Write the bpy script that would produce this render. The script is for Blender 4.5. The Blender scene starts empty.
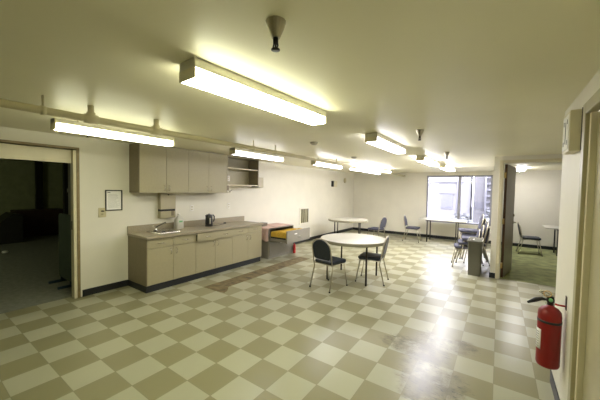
import bpy, bmesh, math, random
from mathutils import Vector, Matrix
R = math.radians
PI = math.pi
random.seed(7)
SC = bpy.context.scene
COL = SC.collection

# ------------------------------------------------------------------ camera
F_PX, YAW, PITCH, ROLL = 286.4275, 0.608463, -0.0370819, 0.0184925
cam = bpy.data.cameras.new('camera')
cam.sensor_width = 36.0
cam.lens = F_PX / 600 * 36
cam.clip_start = 0.02
cam.clip_end = 300
camo = bpy.data.objects.new('camera', cam)
COL.objects.link(camo)
fw = Vector((-math.sin(YAW) * math.cos(PITCH), math.cos(YAW) * math.cos(PITCH), math.sin(PITCH)))
r0 = Vector((math.cos(YAW), math.sin(YAW), 0))
u0 = r0.cross(fw)
rr = math.cos(ROLL) * r0 + math.sin(ROLL) * u0
uu = -math.sin(ROLL) * r0 + math.cos(ROLL) * u0
m3 = Matrix((rr, uu, -fw)).transposed()
camo.matrix_world = Matrix.Translation((0, 0, 1.641)) @ m3.to_4x4()
SC.camera = camo

# ------------------------------------------------------------------ world, exposure
SC.view_settings.view_transform = 'Standard'
SC.view_settings.look = 'None'
SC.view_settings.gamma = 1
SC.view_settings.exposure = 2.04
SC.view_settings.use_curve_mapping = False
w = bpy.data.worlds.new('sky')
SC.world = w
w.use_nodes = True
bg = w.node_tree.nodes['Background']
bg.inputs['Color'].default_value = (0.87, 0.86, 1.0, 1)
bg.inputs['Strength'].default_value = 5.5

TUBE = (0.97, 0.97, 0.70)      # colour of the yellower lamps nearest the camera
TUBE_W = (0.97, 0.95, 1.03)    # colour of the whiter lamps further down the room
TUBE_S = {'near': 12.0, 'mid': 7.5, 'far': 24.0, 'wall_near': 7.3, 'wall_mid': 4.2, 'wall_far': 9.0, 'frame': 9.0, 'office': 21.0}

# ------------------------------------------------------------------ materials
MATS = {}


def new_mat(name):
    m = bpy.data.materials.new(name)
    m.use_nodes = True
    MATS[name] = m
    return m, m.node_tree, m.node_tree.nodes['Principled BSDF']


def mat(name, col, rough=0.6, metal=0.0, var=0.08, scale=6.0, spec=0.5, bump=0.0, coat=0.0):
    """procedural: base colour broken up by noise"""
    m, nt, b = new_mat(name)
    N = nt.nodes
    L = nt.links
    tc = N.new('ShaderNodeTexCoord')
    no = N.new('ShaderNodeTexNoise')
    no.inputs['Scale'].default_value = scale
    no.inputs['Detail'].default_value = 4
    L.new(tc.outputs['Object'], no.inputs['Vector'])
    rp = N.new('ShaderNodeValToRGB')
    rp.color_ramp.elements[0].position = 0.3
    rp.color_ramp.elements[1].position = 0.7
    rp.color_ramp.elements[0].color = tuple(c * (1 - var) for c in col) + (1,)
    rp.color_ramp.elements[1].color = tuple(min(1, c * (1 + var)) for c in col) + (1,)
    L.new(no.outputs['Fac'], rp.inputs['Fac'])
    L.new(rp.outputs['Color'], b.inputs['Base Color'])
    b.inputs['Roughness'].default_value = rough
    b.inputs['Metallic'].default_value = metal
    b.inputs['Specular IOR Level'].default_value = spec
    b.inputs['Coat Weight'].default_value = coat
    if bump:
        bp = N.new('ShaderNodeBump')
        bp.inputs['Strength'].default_value = bump
        bp.inputs['Distance'].default_value = 0.01
        L.new(no.outputs['Fac'], bp.inputs['Height'])
        L.new(bp.outputs['Normal'], b.inputs['Normal'])
    return m


def emit(name, col, strength):
    m, nt, b = new_mat(name)
    b.inputs['Base Color'].default_value = (0.9, 0.9, 0.85, 1)
    b.inputs['Emission Color'].default_value = col + (1,)
    b.inputs['Emission Strength'].default_value = strength
    return m


M_wall = mat('cream_wall_paint', (0.75, 0.72, 0.61), 0.55, var=0.03, scale=2.5)
M_ceil = mat('glossy_ceiling_paint', (0.88, 0.84, 0.64), 0.42, var=0.03, scale=1.2, spec=0.28, bump=0.03)
M_trim = mat('cream_trim_paint', (0.68, 0.62, 0.43), 0.4, var=0.03)
M_trimdark = mat('olive_trim_paint', (0.38, 0.345, 0.20), 0.4, var=0.05)
M_base = mat('black_cove_rubber', (0.012, 0.014, 0.016), 0.45)
M_lam = mat('taupe_laminate', (0.375, 0.335, 0.205), 0.42, var=0.03, scale=30)
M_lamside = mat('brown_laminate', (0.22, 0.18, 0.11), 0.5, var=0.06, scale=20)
M_ctop = mat('counter_laminate', (0.33, 0.285, 0.195), 0.4, var=0.1, scale=60)
M_disp = mat('beige_enamel', (0.46, 0.41, 0.28), 0.4, var=0.04)
M_dark = mat('dark_gap', (0.03, 0.027, 0.02), 0.8)
M_chrome = mat('satin_chrome', (0.62, 0.60, 0.55), 0.25, 1.0, var=0.04)
M_faucet = mat('dark_chrome', (0.16, 0.15, 0.12), 0.3, 0.9)  # one even, darker metal tone for the spout
M_steel = mat('stainless_steel', (0.7, 0.69, 0.64), 0.22, 1.0, var=0.05)
M_black = mat('black_plastic', (0.012, 0.013, 0.015), 0.3)
M_white = mat('white_plastic', (0.82, 0.80, 0.74), 0.4)
M_beige = mat('beige_plastic', (0.55, 0.49, 0.30), 0.45)
M_paper = mat('white_paper', (0.85, 0.84, 0.80), 0.8, var=0.02)
M_ink = mat('grey_ink', (0.25, 0.25, 0.24), 0.8)
M_navy = mat('navy_vinyl', (0.016, 0.023, 0.034), 0.5, var=0.2, scale=40)
M_slate = mat('slate_blue_fabric', (0.07, 0.07, 0.095), 0.85, var=0.25, scale=80)
M_champ = mat('champagne_metal', (0.50, 0.46, 0.36), 0.32, 0.85, var=0.05)
M_table = mat('table_laminate', (0.52, 0.50, 0.42), 0.35, var=0.04, scale=20)
M_tedge = mat('table_edge', (0.30, 0.28, 0.19), 0.5, var=0.05)
M_tleg = mat('brown_black_metal', (0.03, 0.025, 0.02), 0.4, 0.3)
M_bin = mat('grey_plastic', (0.17, 0.165, 0.125), 0.55, var=0.05)
M_fcab = mat('grey_enamel', (0.27, 0.25, 0.20), 0.45, var=0.04)
M_manila = mat('yellow_folders', (0.66, 0.42, 0.045), 0.75, var=0.12, scale=30)
M_pink = mat('pink_cloth', (0.60, 0.42, 0.36), 0.9, var=0.12, scale=12)
M_red = mat('red_enamel', (0.25, 0.006, 0.005), 0.45, var=0.06, coat=0.0)
M_redp = mat('red_plastic', (0.55, 0.03, 0.03), 0.4)
M_brass = mat('brass', (0.60, 0.42, 0.18), 0.3, 1.0)
M_casing = mat('brown_stained_casing', (0.24, 0.18, 0.08), 0.45, var=0.2, scale=15)
M_doorw = mat('brown_door_edge', (0.10, 0.045, 0.02), 0.4, var=0.2, scale=12)
M_leaf = mat('grey_brown_door', (0.20, 0.165, 0.115), 0.28, var=0.12, scale=5)
M_pipe = mat('painted_pipe', (0.60, 0.54, 0.34), 0.35, var=0.05)
M_fix = mat('fixture_enamel', (0.82, 0.80, 0.68), 0.4, var=0.03)
M_fixend = mat('fixture_end_cap', (0.84, 0.79, 0.56), 0.5, var=0.05)
M_alu = mat('window_aluminium', (0.30, 0.30, 0.33), 0.4, 0.3, var=0.05)
M_sub = mat('subfloor_adhesive', (0.15, 0.115, 0.055), 0.7, var=0.5, scale=9)
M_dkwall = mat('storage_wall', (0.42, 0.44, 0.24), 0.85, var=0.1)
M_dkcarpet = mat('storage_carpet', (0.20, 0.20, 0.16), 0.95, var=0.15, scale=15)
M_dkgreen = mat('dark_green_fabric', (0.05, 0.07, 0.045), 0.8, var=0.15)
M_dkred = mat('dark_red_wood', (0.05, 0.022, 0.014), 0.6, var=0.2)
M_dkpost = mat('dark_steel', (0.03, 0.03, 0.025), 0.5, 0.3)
M_bluep = mat('blue_plastic', (0.015, 0.04, 0.065), 0.5)
M_carpet = mat('green_carpet', (0.28, 0.30, 0.13), 0.95, var=0.3, scale=5)
M_green = mat('green_label', (0.20, 0.50, 0.22), 0.6)
M_facade = mat('pale_stucco', (0.125, 0.121, 0.123), 0.8, var=0.05)
M_facade2 = mat('grey_block', (0.098, 0.097, 0.107), 0.8, var=0.1)
M_wglass = mat('dark_window_glass', (0.07, 0.07, 0.08), 0.5)
M_asph = mat('asphalt', (0.06, 0.06, 0.066), 0.85, var=0.1)
M_car1 = mat('silver_car_paint', (0.075, 0.077, 0.085), 0.25, 0.2, var=0.02)
M_car2 = mat('white_car_paint', (0.12, 0.12, 0.125), 0.25, var=0.02)
M_tyre = mat('tyre_rubber', (0.03, 0.03, 0.035), 0.8)
M_leafy = mat('shrub_leaves', (0.08, 0.085, 0.085), 0.8, var=0.3)
SIDE = {k: emit('fluorescent_lens_side_' + k, TUBE if k in ('near', 'wall_near') else TUBE_W, v * .42) for k, v in TUBE_S.items()}
LENS = {k: emit('fluorescent_lens_' + k, TUBE if k in ('near', 'wall_near') else TUBE_W, v) for k, v in TUBE_S.items()}

# translucent jug
m, nt, b = new_mat('translucent_jug')
b.inputs['Base Color'].default_value = (0.72, 0.70, 0.60, 1)
b.inputs['Roughness'].default_value = 0.4
b.inputs['Transmission Weight'].default_value = 0.35
M_jug = m

# window glass: clear pane with a fresnel gloss
m, nt, b = new_mat('window_glass')
N, L = nt.nodes, nt.links
N.remove(b)
tr = N.new('ShaderNodeBsdfTransparent')
tr.inputs['Color'].default_value = (0.95, 0.96, 0.97, 1)
gl = N.new('ShaderNodeBsdfGlossy')
gl.inputs['Roughness'].default_value = 0.02
fr = N.new('ShaderNodeFresnel')
mx = N.new('ShaderNodeMixShader')
L.new(fr.outputs[0], mx.inputs[0])
L.new(tr.outputs[0], mx.inputs[1])
L.new(gl.outputs[0], mx.inputs[2])
L.new(mx.outputs[0], N['Material Output'].inputs['Surface'])
M_glass = m

# vinyl composition tile floor
TS, TX, TY = 0.3048, -2.1208, 1.7222
m, nt, b = new_mat('checkered_vinyl_tile')
N, L = nt.nodes, nt.links


def mth(op, a, b_=None, clamp=False):
    n = N.new('ShaderNodeMath')
    n.operation = op
    n.use_clamp = clamp
    for i, v in enumerate((a, b_)):
        if v is None:
            continue
        if isinstance(v, (int, float)):
            n.inputs[i].default_value = v
        else:
            L.new(v, n.inputs[i])
    return n.outputs[0]


def mixc(fac, a, c, mode='MIX'):
    n = N.new('ShaderNodeMix')
    n.data_type = 'RGBA'
    n.blend_type = mode
    if isinstance(fac, (int, float)):
        n.inputs[0].default_value = fac
    else:
        L.new(fac, n.inputs[0])
    for i, v in ((6, a), (7, c)):
        if isinstance(v, tuple):
            n.inputs[i].default_value = v + (1,)
        else:
            L.new(v, n.inputs[i])
    return n.outputs[2]


geo = N.new('ShaderNodeNewGeometry')
sep = N.new('ShaderNodeSeparateXYZ')
L.new(geo.outputs['Position'], sep.inputs[0])
sx = mth('DIVIDE', mth('SUBTRACT', sep.outputs[0], TX), TS)
sy = mth('DIVIDE', mth('SUBTRACT', sep.outputs[1], TY), TS)
fx, fy = mth('FLOOR', sx), mth('FLOOR', sy)
par = mth('PINGPONG', mth('ADD', fx, fy), 1.0)
cmb = N.new('ShaderNodeCombineXYZ')
L.new(fx, cmb.inputs[0])
L.new(fy, cmb.inputs[1])
wn = N.new('ShaderNodeTexWhiteNoise')
wn.noise_dimensions = '2D'
L.new(cmb.outputs[0], wn.inputs['Vector'])
ns = N.new('ShaderNodeTexNoise')
ns.inputs['Scale'].default_value = 20
ns.inputs['Detail'].default_value = 6
L.new(geo.outputs['Position'], ns.inputs['Vector'])
light, dark = (0.385, 0.378, 0.265), (0.245, 0.230, 0.128)
base = mixc(par, light, dark)
vary = mth('ADD', mth('MULTIPLY', wn.outputs['Value'], 0.07), mth('MULTIPLY', ns.outputs['Fac'], 0.03))
vary = mth('ADD', vary, 0.93)
cc = N.new('ShaderNodeCombineColor')
for i in range(3):
    L.new(vary, cc.inputs[i])
base = mixc(1.0, base, cc.outputs[0], 'MULTIPLY')
# seams
ex = mth('ABSOLUTE', mth('SUBTRACT', mth('FRACT', sx), 0.5))
ey = mth('ABSOLUTE', mth('SUBTRACT', mth('FRACT', sy), 0.5))
seam = mth('GREATER_THAN', mth('MAXIMUM', ex, ey), 0.491)
base = mixc(mth('MULTIPLY', seam, 0.35), base, (0.12, 0.10, 0.06))
# scuffed and stained tiles in the walkway
scn = N.new('ShaderNodeTexNoise')
scn.inputs['Scale'].default_value = 7.5
scn.inputs['Detail'].default_value = 8
scn.inputs['Roughness'].default_value = 0.75
L.new(geo.outputs['Position'], scn.inputs['Vector'])
mask = None
for (cx, cy, rx, ry) in ((-0.55, 3.15, 0.26, 0.62), (-0.42, 2.62, 0.34, 0.42), (-0.80, 3.15, 0.28, 0.22), (-0.28, 3.45, 0.2, 0.2)):
    dx = mth('DIVIDE', mth('SUBTRACT', sep.outputs[0], cx), rx)
    dy = mth('DIVIDE', mth('SUBTRACT', sep.outputs[1], cy), ry)
    d = mth('ADD', mth('MULTIPLY', dx, dx), mth('MULTIPLY', dy, dy))
    d = mth('SUBTRACT', 1.0, d, True)
    mask = d if mask is None else mth('MAXIMUM', mask, d)
t = mth('MULTIPLY', mth('SUBTRACT', mth('ADD', mth('MULTIPLY', mask, 0.22), scn.outputs['Fac']), 0.53), 4.5, True)
t = mth('MULTIPLY', t, mth('MULTIPLY', mask, 2.0, True))
base = mixc(mth('MULTIPLY', t, 0.85), base, (0.105, 0.085, 0.04))
sc2 = N.new('ShaderNodeTexNoise')           # short black scratches
sc2.inputs['Scale'].default_value = 1.0
sc2.inputs['Detail'].default_value = 3
mp = N.new('ShaderNodeMapping')
mp.inputs['Rotation'].default_value = (0, 0, 0.5)
mp.inputs['Scale'].default_value = (14, 60, 1)
L.new(geo.outputs['Position'], mp.inputs['Vector'])
L.new(mp.outputs['Vector'], sc2.inputs['Vector'])
t2 = mth('MULTIPLY', mth('SUBTRACT', sc2.outputs['Fac'], 0.605), 25.0, True)
t2 = mth('MULTIPLY', t2, mth('MULTIPLY', mask, 1.6, True))
base = mixc(mth('MULTIPLY', t2, 0.8), base, (0.03, 0.025, 0.015))
L.new(base, b.inputs['Base Color'])
rg = mth('ADD', mth('MULTIPLY', ns.outputs['Fac'], 0.03), 0.27)
L.new(rg, b.inputs['Roughness'])
b.inputs['Specular IOR Level'].default_value = 0.30
M_floor = m


# ------------------------------------------------------------------ mesh helpers
class MB:
    def __init__(s):
        s.bm = bmesh.new()
        s.mats = []
        s.cur = 0

    def use(s, m_):
        if m_ not in s.mats:
            s.mats.append(m_)
        s.cur = s.mats.index(m_)
        return s

    def _take(s, tmp, M=None, smooth=False):
        if M is not None:
            bmesh.ops.transform(tmp, matrix=M, verts=tmp.verts)
        for f in tmp.faces:
            f.material_index = s.cur
            f.smooth = smooth
        me = bpy.data.meshes.new('tmp')
        tmp.to_mesh(me)
        tmp.free()
        s.bm.from_mesh(me)
        bpy.data.meshes.remove(me)
        return s

    def box(s, x0, x1, y0, y1, z0, z1, bev=0.0, M=None, seg=2):
        t_ = bmesh.new()
        bmesh.ops.create_cube(t_, size=1)
        bmesh.ops.scale(t_, vec=(abs(x1 - x0), abs(y1 - y0), abs(z1 - z0)), verts=t_.verts)
        bmesh.ops.translate(t_, vec=((x0 + x1) / 2, (y0 + y1) / 2, (z0 + z1) / 2), verts=t_.verts)
        if bev:
            bmesh.ops.bevel(t_, geom=t_.edges[:], offset=bev, segments=seg, affect='EDGES', profile=0.5)
        return s._take(t_, M)

    def tube(s, pts, r, n=10, caps=True, M=None, closed=False):
        pts = [Vector(p_) for p_ in pts]
        k = len(pts)
        t_ = bmesh.new()
        rings = []
        prev = None
        for i, p_ in enumerate(pts):
            if closed:
                d = (pts[(i + 1) % k] - pts[i - 1]).normalized()
            elif i == 0:
                d = (pts[1] - pts[0]).normalized()
            elif i == k - 1:
                d = (pts[-1] - pts[-2]).normalized()
            else:
                d = ((pts[i + 1] - p_).normalized() + (p_ - pts[i - 1]).normalized()).normalized()
            if prev is None:
                a = Vector((0, 0, 1)) if abs(d.z) < 0.9 else Vector((1, 0, 0))
                n1 = d.cross(a).normalized()
            else:
                n1 = (prev - d * prev.dot(d)).normalized()
            prev = n1
            n2 = d.cross(n1)
            rad = r[i] if isinstance(r, (list, tuple)) else r
            rings.append([t_.verts.new(p_ + (n1 * math.cos(2 * PI * j / n) + n2 * math.sin(2 * PI * j / n)) * rad) for j in range(n)])
        m_ = k if closed else k - 1
        for i in range(m_):
            A, B_ = rings[i], rings[(i + 1) % k]
            for j in range(n):
                t_.faces.new((A[j], A[(j + 1) % n], B_[(j + 1) % n], B_[j]))
        if caps and not closed:
            t_.faces.new(rings[0][::-1])
            t_.faces.new(rings[-1])
        bmesh.ops.recalc_face_normals(t_, faces=t_.faces)
        return s._take(t_, M, True)

    def lathe(s, prof, n=28, M=None, smooth=True):
        """prof: list of (radius, z)"""
        t_ = bmesh.new()
        rings = []
        for (r_, z) in prof:
            if r_ < 1e-5:
                rings.append([t_.verts.new((0, 0, z))])
            else:
                rings.append([t_.verts.new((r_ * math.cos(2 * PI * j / n), r_ * math.sin(2 * PI * j / n), z)) for j in range(n)])
        for A, B_ in zip(rings, rings[1:]):
            for j in range(n):
                a, b1 = A[j % len(A)], A[(j + 1) % len(A)]
                c, d = B_[(j + 1) % len(B_)], B_[j % len(B_)]
                vs = []
                for v in (a, b1, c, d):
                    if v not in vs:
                        vs.append(v)
                if len(vs) > 2:
                    t_.faces.new(vs)
        bmesh.ops.recalc_face_normals(t_, faces=t_.faces)
        return s._take(t_, M, smooth)

    def prism(s, pts, h, bev=0.0, M=None, seg=3, smooth=False):
        """outline in xy extruded along +z by h"""
        t_ = bmesh.new()
        vs = [t_.verts.new((x, y, 0)) for x, y in pts]
        f = t_.faces.new(vs)
        e = bmesh.ops.extrude_face_region(t_, geom=[f])
        up = [v for v in e['geom'] if isinstance(v, bmesh.types.BMVert)]
        bmesh.ops.translate(t_, vec=(0, 0, h), verts=up)
        bmesh.ops.recalc_face_normals(t_, faces=t_.faces)
        if bev:
            ed = [e_ for e_ in t_.edges if abs(e_.verts[0].co.z - e_.verts[1].co.z) < 1e-6]
            bmesh.ops.bevel(t_, geom=ed, offset=bev, segments=seg, affect='EDGES', profile=0.5)
        return s._take(t_, M, smooth)

    def grid(s, fn, nu, nv, thick=0.0, M=None):
        t_ = bmesh.new()
        g = [[t_.verts.new(fn(i / nu, j / nv)) for j in range(nv + 1)] for i in range(nu + 1)]
        for i in range(nu):
            for j in range(nv):
                t_.faces.new((g[i][j], g[i + 1][j], g[i + 1][j + 1], g[i][j + 1]))
        if thick:
            bmesh.ops.recalc_face_normals(t_, faces=t_.faces)
            bmesh.ops.solidify(t_, geom=t_.faces[:], thickness=thick)
        return s._take(t_, M, True)

    def obj(s, name, m_=None, parent=None, label=None):
        me = bpy.data.meshes.new(name)
        s.bm.to_mesh(me)
        s.bm.free()
        ms = s.mats if s.mats else [m_]
        for q in ms:
            me.materials.append(q)
        o = bpy.data.objects.new(name, me)
        COL.objects.link(o)
        if parent:
            o.parent = parent
        if label:
            o['label'] = label
        return o


def tag(o, label, cat, group=None, kind=None):
    o['label'] = label
    o['category'] = cat
    if group:
        o['group'] = group
    if kind:
        o['kind'] = kind
    return o


def thing(name, label, cat, loc=(0, 0, 0), rz=0.0, group=None):
    o = bpy.data.objects.new(name, None)
    COL.objects.link(o)
    o.location = loc
    o.rotation_euler = (0, 0, rz)
    o.empty_display_size = 0.1
    return tag(o, label, cat, group)


def struct(o):
    o['kind'] = 'structure'
    return o


def dup(root, loc, rz, label, group=None, skip=()):
    r = root.copy()
    COL.objects.link(r)
    r.location = loc
    r.rotation_euler = (0, 0, rz)
    r['label'] = label
    if group:
        r['group'] = group
    for ch in list(root.children):
        c = ch.copy()
        COL.objects.link(c)
        c.parent = r
        for g in ch.children:
            d = g.copy()
            COL.objects.link(d)
            d.parent = c
    return r


def T(x, y, z):
    return Matrix.Translation((x, y, z))


def rx(a):
    return Matrix.Rotation(a, 4, 'X')


def ry(a):
    return Matrix.Rotation(a, 4, 'Y')


def rz_(a):
    return Matrix.Rotation(a, 4, 'Z')


def wallbox(name, boxes, m_):
    q = MB()
    for bx in boxes:
        q.box(*bx)
    return struct(q.obj(name, m_))


# ------------------------------------------------------------------ room shell
XW, YB, H, YP, XR, YE = -4.991, 11.079, 2.336, 6.640, 0.427, 3.289
Y0 = -7.0
wallbox('floor', [(XW - 0.12, 2.6, Y0 - .1, YP + 0.06, -0.1, 0), (XW - 0.12, 0.0, YP + 0.06, YB + .2, -0.1, 0)], M_floor)
wallbox('floor_office', [(0.0, 4.2, YP + 0.06, YB + .2, -0.1, 0.004)], M_carpet)
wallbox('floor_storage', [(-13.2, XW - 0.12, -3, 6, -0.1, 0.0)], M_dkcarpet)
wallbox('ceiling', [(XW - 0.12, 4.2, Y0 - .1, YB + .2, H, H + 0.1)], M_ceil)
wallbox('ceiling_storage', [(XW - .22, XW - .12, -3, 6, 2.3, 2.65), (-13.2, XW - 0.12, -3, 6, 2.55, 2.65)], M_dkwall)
DY0, DY1, DZ = 0.12, 1.52, 2.16           # left doorway
wallbox('wall_left', [(XW - 0.12, XW, Y0, DY0, 0, H), (XW - 0.12, XW, DY1 + .02, YB + .1, 0, H), (XW - 0.12, XW, DY0, DY1 + .02, DZ, H)], M_wall)
WX0, WX1, WZ0, WZ1 = -2.17, -0.20, 0.57, 2.215
wallbox('wall_back', [(XW - .1, WX0, YB, YB + .15, 0, H), (WX1, 4.2, YB, YB + .15, 0, H),
                      (WX0, WX1, YB, YB + .15, 0, WZ0), (WX0, WX1, YB, YB + .15, WZ1, H)], M_wall)
wallbox('wall_partition', [(-0.105, 0.055, YP, YP + .12, 0, H), (1.0, 2.6, YP, YP + .12, 0, H), (0.055, 1.0, YP, YP + .12, 2.21, H)], M_wall)
wallbox('wall_office_left', [(-0.105, 0.0, YP + .12, YB, 0, H)], M_wall)
wallbox('wall_office_right', [(4.0, 4.1, YP + .12, YB, 0, H), (2.6, 4.1, YP, YP + .12, 0, H)], M_wall)
wallbox('wall_right', [(XR, XR + .15, 2.42, YE, 0, H), (XR, XR + .15, Y0, 1.5, 0, H), (XR, XR + .15, 1.5, 2.42, 2.16, H)], M_wall)
wallbox('wall_passage', [(XR + .15, 2.6, YE - .12, YE, 0, H), (2.5, 2.6, YE, YP, 0, H)], M_wall)
wallbox('wall_rear', [(XW - .12, XR + .15, Y0 - .1, Y0, 0, H)], M_wall)
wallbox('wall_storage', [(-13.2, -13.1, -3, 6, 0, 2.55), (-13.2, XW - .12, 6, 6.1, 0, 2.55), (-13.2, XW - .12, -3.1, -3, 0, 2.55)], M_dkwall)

# baseboards
bh, bt = 0.10, 0.008
wallbox('baseboard_left', [(XW, XW + bt, 1.60, 2.235, 0, bh), (XW, XW + bt, 4.83, YB, 0, bh), (XW, XW + bt, Y0, 0.05, 0, bh)], M_base)
wallbox('baseboard_back', [(XW + bt, -0.105, YB - bt, YB, 0, bh), (0.0, 4.0, YB - bt, YB, 0, bh)], M_base)
wallbox('baseboard_partition', [(-0.115, -0.018, YP - bt, YP, 0, bh), (-0.105 - bt, -0.105, YP, YB - bt, 0, bh)], M_base)
wallbox('baseboard_right', [(XR - bt, XR, 2.50, YE, 0, bh), (XR, 2.5, YE, YE + bt, 0, bh)], M_base)

# left doorway: frame and transom panel
d1 = struct(MB().box(XW - 0.13, XW + 0.018, DY1 + .02, DY1 + 0.055, 0, DZ + 0.02, .004).box(XW - 0.13, XW + 0.018, DY0 - .055, DY0, 0, DZ + 0.03, .004)
            .box(XW - 0.13, XW + 0.018, DY0, DY1 + .02, DZ - 0.01, DZ + 0.02, .004).obj('door_1', M_casing))
MB().box(XW - 0.09, XW - 0.05, DY0, DY1, 1.955, DZ - 0.02).obj('transom_panel', M_trim, d1, 'cream painted transom panel')
MB().box(XW - 0.10, XW + 0.012, DY1 - 0.02, DY1 + .019, 0, DZ - .02, .003).obj('jamb', M_trim, d1)
MB().box(XW - 0.07, XW - 0.04, DY1 - 0.024, DY1 - .019, 1.0, 1.12).obj('strike_plate', M_dkpost, d1)

# office doorway with the open leaf
d2 = struct(MB().box(-0.018, 0.04, YP - .015, YP + .135, 0, 2.26, .003).box(1.0, 1.06, YP - .015, YP + .135, 0, 2.26, .003)
            .box(0.04, 1.0, YP - .015, YP + .135, 2.205, 2.26, .003).obj('door_2', M_trim))
lf = MB().use(M_leaf).box(0.0, 0.86, 0.0, 0.042, 0.012, 2.19, .002).use(M_doorw).box(-0.003, 0.001, 0.001, 0.041, 0.012, 2.19)
leaf = lf.obj('leaf', None, d2, 'dark brown door leaf standing open')
leaf.location = (0.105, YP + .10, 0)
leaf.rotation_euler = (0, 0, R(79.5))
q = MB()
q.tube([(0.80, 0.0, 1.03), (0.80, -0.05, 1.03), (0.70, -0.055, 1.03)], 0.010)
q.lathe([(0, 0), (.03, 0), (.03, .01), (0, .012)], M=T(.80, 0, 1.03) @ rx(R(90)))
q.lathe([(0, 0), (.028, 0), (.024, .022), (0, .024)], M=T(.80, 0, 1.18) @ rx(R(90)))
q.obj('handle', M_chrome, leaf)
for hz in (0.25, 1.1, 1.98):
    MB().box(0.040, 0.075, YP + .02, YP + .10, hz - .05, hz + .05, .002).tube([(0.082, YP + .095, hz - .055), (0.082, YP + .095, hz + .055)], 0.009).obj('hinge', M_brass, d2)

# closed door in the right wall
d3 = struct(MB().box(XR - .02, XR + .03, 2.42, 2.49, 0, 2.20, .004).box(XR - .02, XR + .03, 1.43, 1.5, 0, 2.20, .004)
            .box(XR - .02, XR + .03, 1.5, 2.42, 2.13, 2.20, .004).obj('door_3', M_trimdark))
MB().box(XR + .03, XR + .07, 1.5, 2.42, 0.01, 2.13, .003).obj('leaf', M_trimdark, d3)
MB().box(XR + .0, XR + .045, 2.385, 2.42, 0, 2.13, .003).obj('jamb', M_trim, d3)

# window in the back wall
wi = MB()
Yf = YB + .02
for bx in ((WX0, WX0 + .05, Yf, Yf + .08, WZ0, WZ1), (WX1 - .05, WX1, Yf, Yf + .08, WZ0, WZ1), (WX0, WX1, Yf, Yf + .08, WZ1 - .05, WZ1),
           (WX0, WX1, Yf, Yf + .08, WZ0, WZ0 + .05), (-1.17, -1.08, Yf, Yf + .08, WZ0, WZ1)):
    wi.box(*bx, .004)
win = struct(wi.obj('window_1', M_alu))
for (a, c) in ((WX0 + .045, -1.15), (-1.08, WX1 - .045)):
    MB().box(a, c, Yf + .036, Yf + .042, WZ0 + .045, WZ1 - .045).obj('pane', M_glass, win)
MB().box(WX0 - .02, WX1 + .02, YB - .03, Yf, WZ0 - .03, WZ0, .004).obj('window_sill', M_white, win)

# missing tiles: strip of bare subfloor beside the counter, ragged edges
sx0, sx1, sy0, sy1 = TX - 6 * TS, TX - 5 * TS, TY + 4 * TS, TY + 13 * TS


def ragged(pts, amp, n):
    out = []
    for (a, b_) in zip(pts, pts[1:] + pts[:1]):
        for i in range(n):
            t_ = i / n
            k = amp if 0 < i else 0
            out.append((a[0] + (b_[0] - a[0]) * t_ + random.uniform(-k, k), a[1] + (b_[1] - a[1]) * t_ + random.uniform(-k, k)))
    return out


q = MB()
q.prism(ragged([(sx0, sy0), (sx1, sy0), (sx1, sy1), (sx0, sy1)], .006, 12), .0025)
q.prism(ragged([(sx1 - .01, sy0 + .01), (sx1 + .17, sy0 + .03), (sx1 + .12, sy0 + .13), (sx1 + .05, sy0 + .2), (sx1 - .01, sy0 + .3)], .008, 4), .0022)
tag(q.obj('bare_subfloor', M_sub), 'long brown strip of bare subfloor where tiles are missing in front of the counter', 'floor patch')

# ------------------------------------------------------------------ ceiling fixtures
W_GRP = 'fluorescent fixtures down the middle of the ceiling'


def dim_sides(o, lens):
    # a wraparound prismatic lens is dimmer seen from the side than from below
    o.data.materials.append(SIDE[lens])
    for p_ in o.data.polygons:
        if p_.normal.z > -.5:
            p_.material_index = 1


def ceiling_fixture(x, y0, label, lens, turn, ln=1.26):
    t_ = thing('fluorescent_fixture', label, 'ceiling light', (x, y0, H), R(turn), W_GRP)
    MB().box(-.077, .077, 0, ln, -.052, -.001, .003).obj('housing', M_fix, t_)
    dif = MB().box(-.073, .073, .006, ln - .006, -.106, -.053, .006).obj('diffuser', LENS[lens], t_)
    dim_sides(dif, lens)
    for yy in (-.002, ln - .006):
        MB().box(-.076, .076, yy, yy + .008, -.108, -.050, .001).obj('end_cap', M_fixend, t_)
    return t_


ceiling_fixture(-1.43, 0.945, 'nearest white box fluorescent fixture, the longest and brightest one in the photo', 'near', -3, 1.29)
ceiling_fixture(-1.295, 3.33, 'second box fluorescent fixture from the front, in the middle of the ceiling', 'mid', 0)
ceiling_fixture(-1.262, 5.80, 'third box fluorescent fixture from the front, above the window end of the room', 'far', -1)
ceiling_fixture(-1.17, 7.75, 'farthest box fluorescent fixture, nearest the window', 'far', -2)

L_GRP = 'hanging strip lights along the kitchen wall'


def strip_light(x, y0, ln, label, lens, rz=0.0):
    t_ = thing('strip_light', label, 'ceiling light', (x, y0, H), rz, L_GRP)
    MB().box(-.055, .055, 0, ln, -.110, -.070, .003).obj('housing', M_fix, t_)
    dif = MB().box(-.062, .062, .012, ln - .012, -.170, -.111, .02, seg=3).obj('diffuser', LENS[lens], t_)
    dim_sides(dif, lens)
    for yy in (0.0, ln - .010):
        MB().box(-.064, .064, yy, yy + .011, -.173, -.069, .002).obj('end_cap', M_fixend, t_)
    for yy in (.2, ln - .2):
        MB().tube([(0, yy, 0), (0, yy, -.071)], .008).obj('stem', M_pipe, t_)
    return t_


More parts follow.
